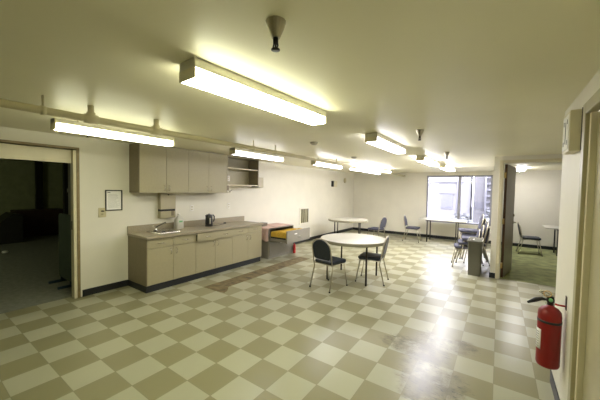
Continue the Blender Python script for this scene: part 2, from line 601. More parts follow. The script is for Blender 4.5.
strip_light(-3.49, .895, 1.20, 'leftmost hanging strip light, over the doorway and the first upper cabinets', 'wall_near')
strip_light(-3.42, 3.05, 1.22, 'hanging strip light in front of the open wall shelf', 'wall_mid')
strip_light(-3.24, 5.12, 1.22, 'third hanging strip light from the left, beyond the open shelf', 'wall_far')
t = thing('open_frame_light', 'long open two-tube light frame hanging near the far left corner', 'ceiling light', (-3.02, 6.75, H), 0, L_GRP)
for sx_, a_, b_, z_ in ((-.17, .1, 2.3, -.145), (.17, 0, 2.3, -.105)):
    MB().tube([(sx_, a_, z_), (sx_ * .98, b_, z_)], .020).obj('tube', LENS['frame'], t)
for yy in (.12, 1.2, 2.28):
    MB().box(-.19, .19, yy - .03, yy + .03, -.09, -.065, .003).obj('crossbar', M_fix, t)
    MB().tube([(.17, yy, 0), (.17, yy, -.07)], .008).obj('stem', M_pipe, t)

# office light
t = thing('office_fixture', 'small ceiling light glimpsed inside the office past the open door', 'ceiling light', (0.45, 9.5, H), 0)
MB().box(-.08, .08, 0, .62, -.04, -.001, .003).obj('housing', M_fix, t)
MB().box(-.075, .075, .005, .615, -.075, -.041, .01).obj('diffuser', LENS['office'], t)

# pipe along the ceiling with its hangers
t = thing('ceiling_pipe', 'painted pipe running the length of the ceiling on tee hangers', 'pipe', (-2.95, 0, 2.22))
MB().tube([(0, Y0 + .01, 0), (0, 4, 0), (0, YB - .01, 0)], .030, 14).obj('pipe', M_pipe, t)
for yy, big in ((.70, 0), (1.02, 1), (1.60, 1), (3.03, 0), (3.52, 0), (5.6, 0), (8.2, 0)):
    if big:
        MB().tube([(0, yy, 0), (0, yy, H - 2.22)], .024, 12).tube([(0, yy - .05, 0), (0, yy + .05, 0)], .040, 14).lathe([(.03, .02), (.034, .055), (.026, .06)], M=T(0, yy, 0)).obj('tee_hanger', M_pipe, t)
    else:
        MB().tube([(0, yy, 0), (0, yy, H - 2.22)], .008, 8).tube([(0, yy - .015, 0), (0, yy + .015, 0)], .035, 14).obj('rod_hanger', M_pipe, t)


def sprinkler(name_label, x, y, s=1.0, group='sprinkler heads under the ceiling'):
    t_ = thing('sprinkler_head', name_label, 'sprinkler', (x, y, H), 0, group)
    MB().lathe([(.0, 0), (.043 * s, 0), (.042 * s, -.004), (.034 * s, -.028), (.018 * s, -.066), (.0, -.066)], 16, smooth=False).obj('escutcheon', M_champ, t_)
    q_ = MB().tube([(0, 0, -.06), (0, 0, -.092)], .011 * s, 10)
    q_.tube([(.010, 0, -.088), (.013, 0, -.10), (.004, 0, -.112)], .003).tube([(-.010, 0, -.088), (-.013, 0, -.10), (-.004, 0, -.112)], .003)
    q_.tube([(0, 0, -.09), (0, 0, -.113)], .004)
    q_.obj('head', M_dkpost, t_)
    MB().lathe([(0, -.111), (.018 * s, -.112), (.019 * s, -.116), (0, -.117)], 16).obj('deflector', M_dkpost, t_)
    return t_


s0 = sprinkler('large brass cone sprinkler head nearest the camera, near the top edge of the photo', -.790, .935)
dup(s0, (-.765, 3.44, H), 0, 'cone sprinkler head on the ceiling between the second and third box fixtures')
dup(s0, (-.777, 5.55, H), 0, 'smallest cone sprinkler head, between the two farthest box fixtures')


def pendent(label, x, y, z):
    t_ = thing('pendent_sprinkler', label, 'sprinkler', (x, y, H), 0, 'small drop sprinklers near the kitchen wall')
    MB().tube([(0, 0, 0), (0, 0, z - H)], .010, 8).obj('drop_pipe', M_pipe, t_)
    MB().lathe([(0, 0), (.02, 0), (.022, -.02), (.008, -.03), (.008, -.05), (.02, -.055), (0, -.058)], 12, M=T(0, 0, z - H)).obj('head', M_dkpost, t_)


pendent('small drop sprinkler hanging below the leftmost strip light', -4.05, 1.365, 2.27)
pendent('small drop sprinkler hanging behind the strip light at the open wall shelf', -3.93, 4.66, 2.29)
for x, y, lb in ((-2.275, 3.6, 'small round ceiling disc to the left of the second box fixture'), (-2.52, 5.55, 'small round ceiling disc above the open two-tube light frame')):
    tag(MB().lathe([(0, 0), (.06, 0), (.055, -.02), (.03, -.035), (0, -.036)], 20, M=T(x, y, H)).obj('ceiling_disc', M_champ), lb, 'detector', 'ceiling discs')

# ------------------------------------------------------------------ kitchen: base cabinets
XF = -4.391
ys = [2.240, 2.667, 3.097, 3.520, 3.945, 4.382, 4.815]


def wire_pull(q_, x, y, z, ln=.09, vertical=True):
    if vertical:
        q_.tube([(x, y, z), (x + .028, y, z + .004), (x + .030, y, z + ln / 2), (x + .028, y, z + ln - .004), (x, y, z + ln)], .0045, 8)
    else:
        q_.tube([(x, y, z), (x + .028, y + .004, z), (x + .030, y + ln / 2, z), (x + .028, y + ln - .004, z), (x, y + ln, z)], .0045, 8)
    return q_


nm = ['first base cabinet at the doorway end, under the sink', 'middle base cabinet with two drawers slightly pulled out, below the kettle',
      'last base cabinet, beside the filing cabinet']
for u in range(3):
    ya, yb, yc = ys[2 * u], ys[2 * u + 1], ys[2 * u + 2]
    t = thing('base_cabinet', 'taupe laminate ' + nm[u], 'cabinet', (XF, (ya + yc) / 2, 0), 0, 'taupe base cabinets under the counter')
    y_ = lambda v: v - (ya + yc) / 2
    q = MB().use(M_lam)
    q.box(-.60, -.02, y_(ya) + .0005, y_(yc) - .0005, .10, .828)
    if u == 0:
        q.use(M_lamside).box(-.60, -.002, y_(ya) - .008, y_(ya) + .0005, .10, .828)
    q.obj('body', None, t)
    qb = MB().box(-.60, -.004, y_(ya) + (0 if u else -.014), y_(yc) - (0.03 if u == 2 else 0), 0, .10, .002)
    qb.obj('toe_kick', M_base, t)
    for k, (a, c) in enumerate(((ya, yb), (yb, yc))):
        d = MB().box(-.02, 0, y_(a) + .0025, y_(c) - .0025, .108, .672, .002).obj('door', M_lam, t)
        hy = y_(c) - .05 if k == 0 else y_(a) + .05
        wire_pull(MB(), 0, hy, .545).obj('handle', M_chrome, d)
        pull = .045 if (u == 1) else 0.0
        if pull and k == 1:
            pull = .03
        dr = MB().use(M_lam).box(-.02 + pull, pull, y_(a) + .0025, y_(c) - .0025, .680, .818, .002)
        if pull:
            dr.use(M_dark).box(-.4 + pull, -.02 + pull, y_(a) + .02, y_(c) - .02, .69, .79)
        do = dr.obj('drawer', None, t)
        wire_pull(MB(), pull, y_((a + c) / 2) - .045, .75, vertical=False).obj('handle', M_chrome, do)

# counter with backsplash, sink hole left visual (sink drops in on top)
t = thing('countertop', 'long mottled taupe laminate countertop with backsplash on the base cabinets', 'countertop', (XW, 2.22, .83))
MB().box(.002, .635, 0, 2.61, 0, .04, .006).obj('top', M_ctop, t)
MB().box(.002, .022, 0, 2.61, .04, .155, .003).obj('backsplash', M_ctop, t)

# sink
t = thing('sink', 'shallow stainless steel sink set in the left end of the counter', 'sink', (-4.72, 2.69, .870))


def rrect(w_, h_, r_, n=6):
    pts = []
    for cx, cy, a0 in ((w_ / 2 - r_, h_ / 2 - r_, 0), (-w_ / 2 + r_, h_ / 2 - r_, 90), (-w_ / 2 + r_, -h_ / 2 + r_, 180), (w_ / 2 - r_, -h_ / 2 + r_, 270)):
        for i in range(n + 1):
            a = R(a0 + 90 * i / n)
            pts.append((cx + r_ * math.cos(a), cy + r_ * math.sin(a)))
    return pts


def ring_mesh(q_, loops):
    t_ = bmesh.new()
    rs = [[t_.verts.new(p_) for p_ in lp] for lp in loops]
    n = len(rs[0])
    for A, B_ in zip(rs, rs[1:]):
        for j in range(n):
            t_.faces.new((A[j], A[(j + 1) % n], B_[(j + 1) % n], B_[j]))
    t_.faces.new(rs[-1])
    bmesh.ops.recalc_face_normals(t_, faces=t_.faces)
    q_._take(t_, None, True)
    return q_


def lvl(w_, h_, r_, z):
    return [(x, y, z) for x, y in rrect(w_, h_, r_)]


ring_mesh(MB(), [lvl(.40, .43, .06, .0005), lvl(.398, .428, .06, .014), lvl(.36, .39, .055, .015), lvl(.34, .37, .05, .006), lvl(.30, .33, .05, .002)]).obj('basin', M_steel, t)
q = MB().lathe([(0, .002), (.03, .002), (.03, .006), (0, .006)], 16)
q.obj('drain', M_dkpost, t)
t = thing('faucet', 'single-spout chrome faucet angled up over the sink', 'faucet', (-4.885, 2.64, .885))
MB().lathe([(0, 0), (.03, 0), (.028, .02), (.018, .03), (.016, .05), (0, .052)], 18).obj('base', M_chrome, t)
MB().tube([(0, 0, .03), (.01, .01, .06), (.06, .10, .115), (.075, .13, .13), (.08, .14, .115)], .012, 10).obj('spout', M_faucet, t)
MB().tube([(0, 0, .05), (-.01, -.02, .075), (.0, -.07, .085)], .007, 8).obj('lever', M_chrome, t)

# jug with green label
t = thing('detergent_jug', 'translucent white plastic jug with a green label behind the sink', 'bottle', (-4.86, 3.06, .870))
ring_mesh(MB(), [lvl(.11, .14, .03, 0), lvl(.12, .15, .03, .01), lvl(.12, .15, .035, .16), lvl(.09, .11, .035, .20), lvl(.045, .045, .02, .235), lvl(.04, .04, .018, .262)]).obj('body', M_jug, t)
MB().box(.060, .062, -.03, .04, .125, .155, .0005).obj('label_panel', M_green, t)
MB().lathe([(.022, .262), (.024, .262), (.024, .285), (0, .287)], 16).obj('cap', M_white, t)
MB().tube([(.0, .045, .205), (0, .085, .19), (0, .085, .14), (0, .07, .12)], .009, 8).obj('handle', M_jug, t)

# kettle
t = thing('electric_kettle', 'black electric kettle with a steel stripe on the counter', 'kettle', (-4.765, 3.66, .870), R(0))
MB().lathe([(0, 0), (.078, 0), (.08, .012), (.072, .02), (.0, .02)], 28).obj('base', M_black, t)
MB().lathe([(0, .021), (.072, .021), (.074, .06), (.066, .20), (.060, .225), (.05, .236), (0, .24)], 28).obj('body', M_black, t)
MB().box(.066, .0735, -.013, .013, .05, .17, .002, M=rz_(R(-20))).obj('water_gauge', M_steel, t)
MB().tube([(.0, .055, .215), (.0, .105, .218), (.0, .128, .19), (.0, .125, .11), (0, .10, .085)], .012, 10).obj('handle', M_black, t)
MB().tube([(0, -.055, .19), (0, -.078, .222)], [.022, .012], 10).obj('spout', M_black, t)
MB().lathe([(0, .236), (.014, .238), (.012, .252), (0, .254)], 12).obj('lid_knob', M_black, t)
q = MB().tube([(-4.74, 3.745, .875), (-4.72, 3.85, .875), (-4.77, 3.98, .875), (-4.82, 4.09, .876), (-4.86, 4.14, .886)], .004, 6)
q.box(-4.885, -4.845, 4.13, 4.17, .871, .898, .004)
tag(q.obj('power_cord', M_black), 'black power cord with plug lying on the counter beside the kettle', 'cord')

# ------------------------------------------------------------------ upper cabinets
XU = -4.661
yu = [2.262, 2.705, 3.128, 3.570, 4.020]
for u in range(2):
    ya, yb, yc = yu[2 * u], yu[2 * u + 1], yu[2 * u + 2]
    t = thing('wall_cabinet', 'taupe two-door wall cabinet ' + ('at the doorway end, above the sink' if u == 0 else 'between the paper towel dispenser and the open shelf'), 'cabinet',
              (XU, (ya + yc) / 2, 1.54), 0, 'taupe wall cabinets')
    y_ = lambda v: v - (ya + yc) / 2
    q = MB().use(M_lam).box(-.325, -.02, y_(ya) + .0005, y_(yc) - .0005, 0, .785)
    if u == 0:
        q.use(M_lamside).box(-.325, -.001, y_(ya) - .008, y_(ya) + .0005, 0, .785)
    q.obj('body', None, t)
    for k, (a, c) in enumerate(((ya, yb), (yb, yc))):
        d = MB().box(-.02, 0, y_(a) + .002, y_(c) - .002, .002, .783, .002).obj('door', M_lam, t)
        wire_pull(MB(), 0, (y_(c) - .045 if k == 0 else y_(a) + .045), .035).obj('handle', M_chrome, d)

t = thing('open_shelf', 'open taupe wall shelf unit with two compartments right of the cabinets', 'shelf', (XU, 4.025, 1.70))
MB().box(-.325, 0, 0, .018, 0, .62).obj('side_panel', M_lam, t)
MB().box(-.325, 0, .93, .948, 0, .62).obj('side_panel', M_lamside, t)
MB().box(-.325, 0, .018, .93, .602, .62).obj('top_panel', M_lam, t)
MB().box(-.325, -.004, .018, .93, .355, .373).obj('shelf_board', M_trim, t)
MB().box(-.325, -.004, .018, .93, 0, .018).obj('bottom_panel', M_trim, t)
MB().box(-.328, -.315, .018, .93, .018, .602).obj('back_panel', M_lam, t)


def plate(label, y, z, cat='outlet', X=XW, m_=M_white, w_=.075, h_=.118):
    t_ = thing('outlet' if cat == 'outlet' else 'light_switch', label, cat, (X, y, z))
    MB().box(.001, .008, -w_ / 2, w_ / 2, -h_ / 2, h_ / 2, .002).obj('cover_plate', m_, t_)
    for k in (-1, 1):
        MB().box(.008, .011, -.014, .014, k * .026 - .013, k * .026 + .013, .002).obj('socket' if cat == 'outlet' else 'toggle', M_beige if cat == 'outlet' else M_trimdark, t_)
    return t_


plate('white outlet on the back of the open wall shelf, lower compartment', 4.33, 1.855, X=XU - .315)
plate('faint white outlet on the wall above the counter, right of the kettle', 4.36, 1.245)
plate('faint white outlet on the wall between the towel dispenser and the kettle', 3.42, 1.23)
t = plate('small brownish switch plate left of and below the framed notice', 1.862, 1.23, 'switch', w_=.105, h_=.145, m_=M_beige)
MB().box(.011, .03, -.012, .02, .015, .03, .002).obj('key', M_dkpost, t)

# framed notice
t = thing('framed_notice', 'white typed notice in a thin black frame on the left wall', 'notice', (XW, 2.024, 1.415))
q = MB()
for bx in ((-.122, -.106, -.162, .162), (.106, .122, -.162, .162), (-.106, .106, .146, .162), (-.106, .106, -.162, -.146)):
    q.box(.001, .016, *bx, .002)
q.obj('frame', M_dkpost, t)
MB().box(.001, .006, -.106, .106, -.146, .146).obj('sheet', M_paper, t)
q = MB().box(.006, .0065, -.09, -.05, .115, .128)
random.seed(3)
for i in range(15):
    q.box(.006, .0064, -.085, random.uniform(.03, .09), .09 - i * .015, .0925 - i * .015)
q.obj('printed_lines', M_ink, t)

# paper towel dispenser
t = thing('towel_dispenser', 'beige metal paper towel dispenser on the wall above the sink', 'dispenser', (XW, 2.875, 1.08))
MB().box(.001, .10, -.145, .145, .16, .455, .008).obj('cover', M_disp, t)
MB().box(.001, .09, -.14, .14, .125, .16).obj('slot', M_black, t)
MB().box(.001, .095, -.145, .145, 0, .125, .006).obj('lower_panel', M_lam, t)
MB().lathe([(0, 0), (.012, 0), (.012, .006), (0, .007)], 12, M=T(.10, 0, .42) @ ry(R(90))).obj('lock', M_dkpost, t)
MB().box(.09, .10, .06, .11, .04, .125, .002).obj('crank_slot', M_lamside, t)

# things under the shelf
t = thing('can_opener', 'small metal under-cabinet can opener at the left end of the open shelf', 'can opener', (-4.75, 4.11, 1.54))
MB().box(-.05, .05, -.06, .0, .02, .158, .005).obj('bracket', M_lamside, t)
MB().box(-.04, .06, -.05, .045, .0, .055, .008).obj('body', M_champ, t)
MB().tube([(.05, .0, .03), (.075, .01, .03), (.08, .06, .06)], .006, 8).obj('crank', M_dkpost, t)
t = thing('wall_box', 'pale square control box on the wall at the right end of the open shelf', 'box', (XW, 5.17, 1.67))
MB().box(.001, .11, -.0, .22, .0, .25, .006).obj('box', M_disp, t)
MB().box(.04, .15, -.14, .0, .0, .028, .003).obj('bracket', M_dkpost, t)

# wall bits further down the left wall
t = thing('wall_grille', 'white framed wall grille with dark vertical slots right of the filing cabinet', 'vent', (XW, 7.40, .82))
MB().box(.001, .012, -.27, .28, -.26, .26, .004).obj('frame', M_wall, t)
MB().box(.012, .014, -.2, .22, -.215, .215).obj('backing', M_trimdark, t)
for i in range(4):
    MB().box(.014, .02, -.155 + i * .11, -.115 + i * .11, -.215, .215).obj('slat', M_dkpost if i != 2 else M_bin, t)
t = thing('wall_thermostat', 'small white box with a black left side high on the far left wall', 'thermostat', (XW, 9.12, 1.76))
MB().box(.001, .06, 0, .09, 0, .21, .004).obj('black_side', M_black, t)
MB().box(.001, .07, .091, .33, -.005, .215, .006).obj('cover', M_trim, t)
tag(MB().lathe([(0, 0), (.10, 0), (.10, .02), (.08, .035), (0, .04)], 24, M=T(XW + .001, 10.2, 2.02) @ ry(R(90))).obj('round_wall_device', M_beige),
    'round beige device high on the left wall next to the corner', 'alarm')

# ------------------------------------------------------------------ filing cabinet
t = thing('filing_cabinet', 'grey lateral filing cabinet with its top drawer pulled open', 'filing cabinet', (-4.36, 5.02, 0))
q = MB().use(M_fcab)
q.box(-.59, 0, 0, .02, 0, .72, .002).box(-.59, 0, .95, .97, 0, .72, .002).box(-.59, -.57, .02, .95, 0, .72).box(-.59, 0, .02, .95, .70, .72)
q.box(-.59, 0, .02, .95, .395, .415).box(-.59, 0, .02, .95, 0, .05)
q.obj('body', None, t)
d = MB().box(-.02, .012, .022, .948, .055, .39, .004).obj('drawer', M_fcab, t)
MB().box(.012, .016, .42, .55, .325, .35, .001).obj('label_holder', M_paper, d)
q = MB().use(M_fcab)
q.box(.49, .52, .022, .948, .42, .70, .004)
q.box(-.5, .49, .04, .048, .44, .50).box(-.5, .49, .922, .93, .44, .50).box(-.5, .49, .048, .922, .43, .436)
d = q.obj('drawer', None, t, 'open top drawer filled with yellow folders')
MB().box(.52, .524, .30, .40, .60, .625, .001).obj('label_holder', M_paper, d)
MB().box(.52, .535, .42, .55, .53, .55, .003).obj('handle', M_chrome, d)
MB().box(.03, .47, .034, .040, .50, .535, .001).obj('side_rail', M_dkpost, d)
F_GRP = 'yellow hanging folders in the open drawer'
fo = None
k = 0
random.seed(5)
yy = 5.02 + .062
while yy < 5.02 + .90:
    if fo is None:
        fo = MB().prism([(.0, 0), (.46, 0), (.46, .205), (.33, .212), (.32, .225), (.22, .225), (.21, .21), (.0, .205)], .013, .001,
                        M=rx(R(90)), seg=1).obj('hanging_folder', M_manila)
        tag(fo, 'yellow hanging folder standing in the open drawer of the filing cabinet', 'folder', F_GRP)
        o = fo
    else:
        o = fo.copy()
        COL.objects.link(o)
    o.location = (-4.35, yy + .013, .438)
    o.rotation_euler = (random.uniform(-.015, .015), 0, 0)
    yy += .0275
    k += 1


# pink cloth draped over the left end
def cloth(u, v):
    # u along front->back, v from on top down the side
    x = -4.34 - .35 * u + .02 * math.sin(7 * v)
    s_ = v * .62
    if s_ < .30:
        y = 5.02 + .30 - s_
        z = .727 + .006 * math.sin(9 * u + 4 * v)
    else:
        y = 5.012 - .012 * math.sin(10 * u) - .012 - (s_ - .30) * .10
        z = .724 - (s_ - .30) * (1 - .45 * abs(u - .25))
    return (x, y, z)


tag(MB().grid(cloth, 14, 18, .004).obj('pink_cloth', M_pink), 'crumpled pink cloth hanging over the near corner of the filing cabinet', 'cloth')
MBp = MB().use(M_pink).box(-4.90, -4.40, 5.36, 5.96, .7215, .731, .003)
tag(MBp.obj('pink_sheet', None), 'flat pink sheet covering the top of the filing cabinet', 'paper')
t = thing('file_box', 'small flat grey box on the back of the filing cabinet', 'box', (-4.88, 5.04, .722))
MB().box(0, .16, 0, .34, 0, .06, .005).obj('box', M_lamside, t)
MB().box(-.003, .163, -.003, .343, .061, .078, .004).obj('lid', M_fcab, t)
t = thing('red_bottle', 'slim red bottle standing on the floor at the far corner of the filing cabinet', 'bottle', (-4.30, 5.955, 0))
MB().lathe([(0, 0), (.033, 0), (.035, .01), (.035, .20), (.025, .22), (0, .222)], 18).obj('body', M_redp, t)
MB().lathe([(.014, .22), (.015, .25), (0, .252)], 12).obj('cap', M_redp, t)

# ------------------------------------------------------------------ chairs


def make_chair(label, pad, loc, rz, group):
    t_ = thing('stacking_chair', label, 'chair', loc, rz, group)
    sw = .20
    # seat: rounded trapezoid pad
    pts = []
    for x, y, r_, a0 in ((sw - .05, .21 - .07, .07, 0), (-sw + .05, .21 - .07, .07, 90), (-sw + .06, -.19 + .05, .05, 180), (sw - .06, -.19 + .05, .05, 270)):
        for i in range(7):
            a = R(a0 + 15 * i)
            pts.append((x + r_ * math.cos(a), y + r_ * math.sin(a)))
    MB().prism(pts, .055, .018, M=T(0, 0, .415)).obj('seat', pad, t_)
    # backrest: round-topped pad
    bp = []
    wb, hb = .175, .335
    for i in range(13):
        a = PI * i / 12
        bp.append((wb * math.cos(a), hb - .15 + .15 * math.sin(a)))
    bp += [(-wb + .01, .03), (-wb + .04, 0), (wb - .04, 0), (wb - .01, .03)]
    tilt = T(0, -.205, .495) @ rx(R(90 + 11))
    MB().prism(bp, .032, .010, M=tilt @ T(0, 0, -.016)).obj('backrest', pad, t_)
    # back frame: arch tube running from seat level over the pad
    arch = []
    wf = .19
    for i in range(15):
        a = PI * i / 14
        arch.append((wf * math.cos(a), hb - .15 + .168 * math.sin(a), 0))
    arch = [(wf, -.09, 0)] + arch + [(-wf, -.09, 0)]
    pa = [tilt @ Vector(p_) for p_ in arch]
    MB().tube(pa, .011, 10).obj('back_frame', M_champ, t_)
    MB().tube([(-.18, .17, .407), (.18, .17, .407), (.185, -.17, .407), (-.185, -.17, .407)], .010, 8, closed=True).obj('seat_frame', M_champ, t_)
    for s_ in (-1, 1):
        l1 = MB().tube([(s_ * .178, .165, .41), (s_ * .20, .235, .012)], [.011, .010], 10).obj('leg', M_champ, t_)
        MB().lathe([(0, 0), (.014, 0), (.013, .02), (0, .021)], 10, M=T(s_ * .20, .236, 0)).obj('glide', M_black, l1)
        l2 = MB().tube([(s_ * .19, -.190, .42), (s_ * .19, -.175, .36), (s_ * .205, -.265, .012)], [.011, .011, .010], 10).obj('leg', M_champ, t_)
        MB().lathe([(0, 0), (.014, 0), (.013, .02), (0, .021)], 10, M=T(s_ * .205, -.266, 0)).obj('glide', M_black, l2)
    return t_


G1 = 'navy padded chairs at the near round table'
c1 = make_chair('navy padded chair with its back to the camera at the near round table', M_navy, (-2.335, 4.275, 0), R(-8), G1)
dup(c1, (-1.875, 5.02, 0), R(98), 'navy padded chair seen side-on at the right of the near round table', G1)
dup(c1, (.72, 9.95, 0), R(-86), 'dark padded chair on the green carpet inside the office', 'office chair')
c2 = make_chair('grey blue padded chair facing left, against the back wall behind the near round table', M_slate, (-3.16, 8.78, 0), R(80), 'grey blue chairs along the back wall')
dup(c2, (-2.33, 9.90, 0), R(-88), 'grey blue padded chair facing the rectangular table by the window', 'grey blue chairs along the back wall')
names = ['bottom chair of the far stack beside the window', 'second chair up in the far stack beside the window', 'third chair up in the far stack beside the window',
         'top chair of the far stack beside the window']
for k in range(4):
    dup(c2, (-.43 - k * .045, 7.85, k * .10), R(100), 'grey blue padded ' + names[k], 'stacked grey blue chairs')
names = ['bottom chair of the near stack left of the grey bin', 'middle chair of the near stack behind the grey bin', 'top chair of the near stack just above the grey bin']
for k in range(3):
    dup(c2, (-.60 + k * .07, 7.32, k * .095), R(99), 'grey blue padded ' + names[k], 'stacked grey blue chairs')


# ------------------------------------------------------------------ tables
def table_leg(t_, x, y, hgt, inx, iny):
    MB().tube([(x, y, .0), (x, y, hgt)], .016, 10).obj('leg', M_tleg, t_)


def round_table(label, loc, rz, rad):
    t_ = thing('round_table', label, 'table', loc, rz, 'round folding tables')
    MB().use(M_tedge).lathe([(0, .715), (rad - .03, .715), (rad - .03, .688), (rad - .004, .688), (rad, .694), (rad, .738), (rad - .004, .742)], 64, smooth=False).use(M_table).lathe([(rad - .004, .742), (rad - .012, .745), (0, .745)], 64).obj('tabletop', None, t_)
    s_ = .36
    for x in (-s_, s_):
        for y in (-s_, s_):
            table_leg(t_, x, y, .714, 0, 0)
        MB().tube([(x, -s_, .66), (x, s_, .66)], .010, 8).obj('crossbar', M_tleg, t_)
        MB().tube([(x, 0, .66), (x - .18 * (1 if x > 0 else -1), .0, .70)], .009, 8).tube([(x, -.12, .66), (x * .25, -.12, .70)], .009, 8).obj('brace', M_tleg, t_)
    return t_


rt = round_table('nearest round white folding table, two navy chairs at it', (-2.23, 4.98, 0), R(6), .61)
dup(rt, (-3.86, 8.18, 0), R(20), 'far round white folding table near the left wall', 'round folding tables')


def rect_table(label, loc, rz, w_, d_, ends=True):
    t_ = thing('folding_table', label, 'table', loc, rz)
    MB().prism(rrect(w_, d_, .05), .03, .006, M=T(0, 0, .715), seg=2).obj('tabletop', M_table, t_)
    for x in (-w_ / 2 + .27, w_ / 2 - .27):
        for y in (-d_ / 2 + .10, d_ / 2 - .10):
            table_leg(t_, x, y, .715, 0, 0)
        MB().tube([(x, -d_ / 2 + .1, .68), (x, d_ / 2 - .1, .68)], .010, 8).obj('crossbar', M_tleg, t_)
        MB().tube([(x, 0, .68), (x * .35, 0, .71)], .009, 8).obj('brace', M_tleg, t_)
    return t_


rect_table('long white folding table below the window', (-1.50, 10.36, 0), R(0), 1.38, .74)
rect_table('white folding table partly seen inside the office', (1.88, 10.35, 0), 0, 1.7, .74)

# grey bin
t = thing('waste_bin', 'tall slim grey plastic waste bin at the end of the partition wall', 'bin', (-.365, 6.80, 0))


def binlvl(w_, d_, z, r_=.03):
    return [(x, y, z) for x, y in rrect(w_, d_, r_)]


ring_mesh(MB(), [binlvl(.20, .46, 0.0), binlvl(.21, .47, .01), binlvl(.245, .52, .665), binlvl(.262, .535, .665), binlvl(.262, .535, .70), binlvl(.238, .51, .70), binlvl(.225, .50, .5), binlvl(.19, .44, .03)]).obj('body', M_bin, t)
tag(MB().grid(lambda u, v: (-.45 + .07 * u, 6.57 + .14 * v, .707 + .01 * math.sin(5 * u + 3 * v) + .02 * u * (1 - v)), 8, 10, .003).obj('crumpled_paper', M_paper),
    'crumpled white paper sticking out of the top of the grey bin', 'paper')

# ------------------------------------------------------------------ fire extinguisher
t = thing('fire_extinguisher', 'red fire extinguisher hanging from a bracket on the right wall', 'fire extinguisher', (.338, 2.80, .355))
MB().lathe([(0, .012), (.052, .0), (.064, .006), (.070, .022), (.070, .385), (.066, .415), (.050, .438), (.024, .452), (.020, .462), (0, .462)], 40).obj('cylinder', M_red, t)
MB().lathe([(.0705, .335), (.0722, .335), (.0722, .353), (.0705, .353)], 40).obj('strap', M_black, t)
q = MB().lathe([(0, .455), (.019, .455), (.019, .48), (.024, .485), (.024, .505), (.015, .515), (0, .516)], 18)
q.box(-.02, .02, -.015, .015, .49, .525, .004)
q.obj('valve', M_dkpost, t)
MB().tube([(-.01, 0, .515), (-.05, .005, .545), (-.065, .005, .550)], .008, 8).tube([(-.01, 0, .50), (.015, 0, .535), (-.03, 0, .555), (-.06, 0, .558)], .006, 8).obj('lever_handle', M_chrome, t)
MB().tube([(-.02 + .022 * math.cos(a), -.02, .545 + .022 * math.sin(a)) for a in [i * PI / 8 for i in range(16)]], .0035, 6, closed=True).obj('pull_pin', M_brass, t)
MB().tube([(-.015, 0, .495), (-.05, -.01, .50), (-.085, -.015, .487), (-.135, -.02, .455)], [.008, .012, .017, .008], 12).obj('nozzle', M_black, t)
MB().lathe([(0, 0), (.013, 0), (.013, .012), (0, .013)], 14, M=T(0, -.015, .502) @ rx(R(90))).obj('gauge', M_green, t)
q = MB()
q.grid(lambda u, v: (.0712 * math.cos(R(150 + 75 * u)), .0712 * math.sin(R(150 + 75 * u)), .13 + .15 * v), 10, 2, .0006)
lab = q.obj('label_panel', M_paper, t)
q = MB()
for i in range(7):
    q.grid(lambda u, v, i=i: (.0722 * math.cos(R(158 + 55 * u)), .0722 * math.sin(R(158 + 55 * u)), .145 + i * .018 + .006 * v), 6, 1, .0003)
q.obj('label_lines', M_ink, lab)
t = thing('extinguisher_bracket', 'red metal hook bracket holding the fire extinguisher', 'bracket', (XR, 2.80, .83))
MB().box(-.005, -.001, -.02, .02, -.03, .07, .001).obj('wall_plate', M_dkred, t)
MB().tube([(-.004, 0, -.005), (-.05, 0, -.005), (-.062, 0, .0)], .007, 8).obj('hook', M_redp, t)

# control box on the right wall
t = thing('signal_box', 'cream metal alarm box with slotted grille high on the right wall', 'alarm', (XR, 2.60, 1.93))
MB().box(-.062, -.001, 0, .235, 0, .272, .004).obj('housing', M_trim, t)
MB().box(-.066, -.0622, .02, .215, .02, .252, .001).obj('face_plate', M_paper, t)
q = MB()
for yy, zz, w_, h_ in ((.05, .05, .012, .03), (.05, .19, .012, .03), (.17, .05, .012, .03), (.17, .19, .012, .03), (.105, .06, .012, .15)):
    q.box(-.068, -.0662, yy, yy + w_, zz, zz + h_)
q.obj('slot', M_black, t)
MB().box(-.006, -.001, -.006, -.0005, .0, .28, .001).obj('shadow_strip', M_dkpost, t)  # dark strip standing in for the shadow line beside the box

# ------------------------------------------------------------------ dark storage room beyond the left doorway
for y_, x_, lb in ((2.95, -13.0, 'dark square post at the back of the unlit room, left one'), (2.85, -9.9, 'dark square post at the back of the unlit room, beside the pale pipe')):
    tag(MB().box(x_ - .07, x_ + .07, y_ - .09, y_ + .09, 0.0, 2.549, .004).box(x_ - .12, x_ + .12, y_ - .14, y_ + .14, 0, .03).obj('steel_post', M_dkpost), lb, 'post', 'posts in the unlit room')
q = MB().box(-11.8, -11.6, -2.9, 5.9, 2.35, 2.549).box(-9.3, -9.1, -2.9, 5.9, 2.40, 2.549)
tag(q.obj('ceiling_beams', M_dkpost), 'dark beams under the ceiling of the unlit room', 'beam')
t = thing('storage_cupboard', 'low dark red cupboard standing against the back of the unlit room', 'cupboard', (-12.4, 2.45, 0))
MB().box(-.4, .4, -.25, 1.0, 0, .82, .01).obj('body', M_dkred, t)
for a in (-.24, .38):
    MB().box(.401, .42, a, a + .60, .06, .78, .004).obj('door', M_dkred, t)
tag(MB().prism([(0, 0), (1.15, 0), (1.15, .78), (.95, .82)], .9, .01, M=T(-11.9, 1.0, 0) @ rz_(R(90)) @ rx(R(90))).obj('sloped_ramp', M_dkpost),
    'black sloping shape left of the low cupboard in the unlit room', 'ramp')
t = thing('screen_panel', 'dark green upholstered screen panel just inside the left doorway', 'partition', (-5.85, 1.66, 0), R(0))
MB().prism(rrect(.62, 1.08, .06), .04, .01, M=T(0, 0, .62) @ rx(R(90)) @ T(0, 0, -.02)).obj('panel', M_dkgreen, t)
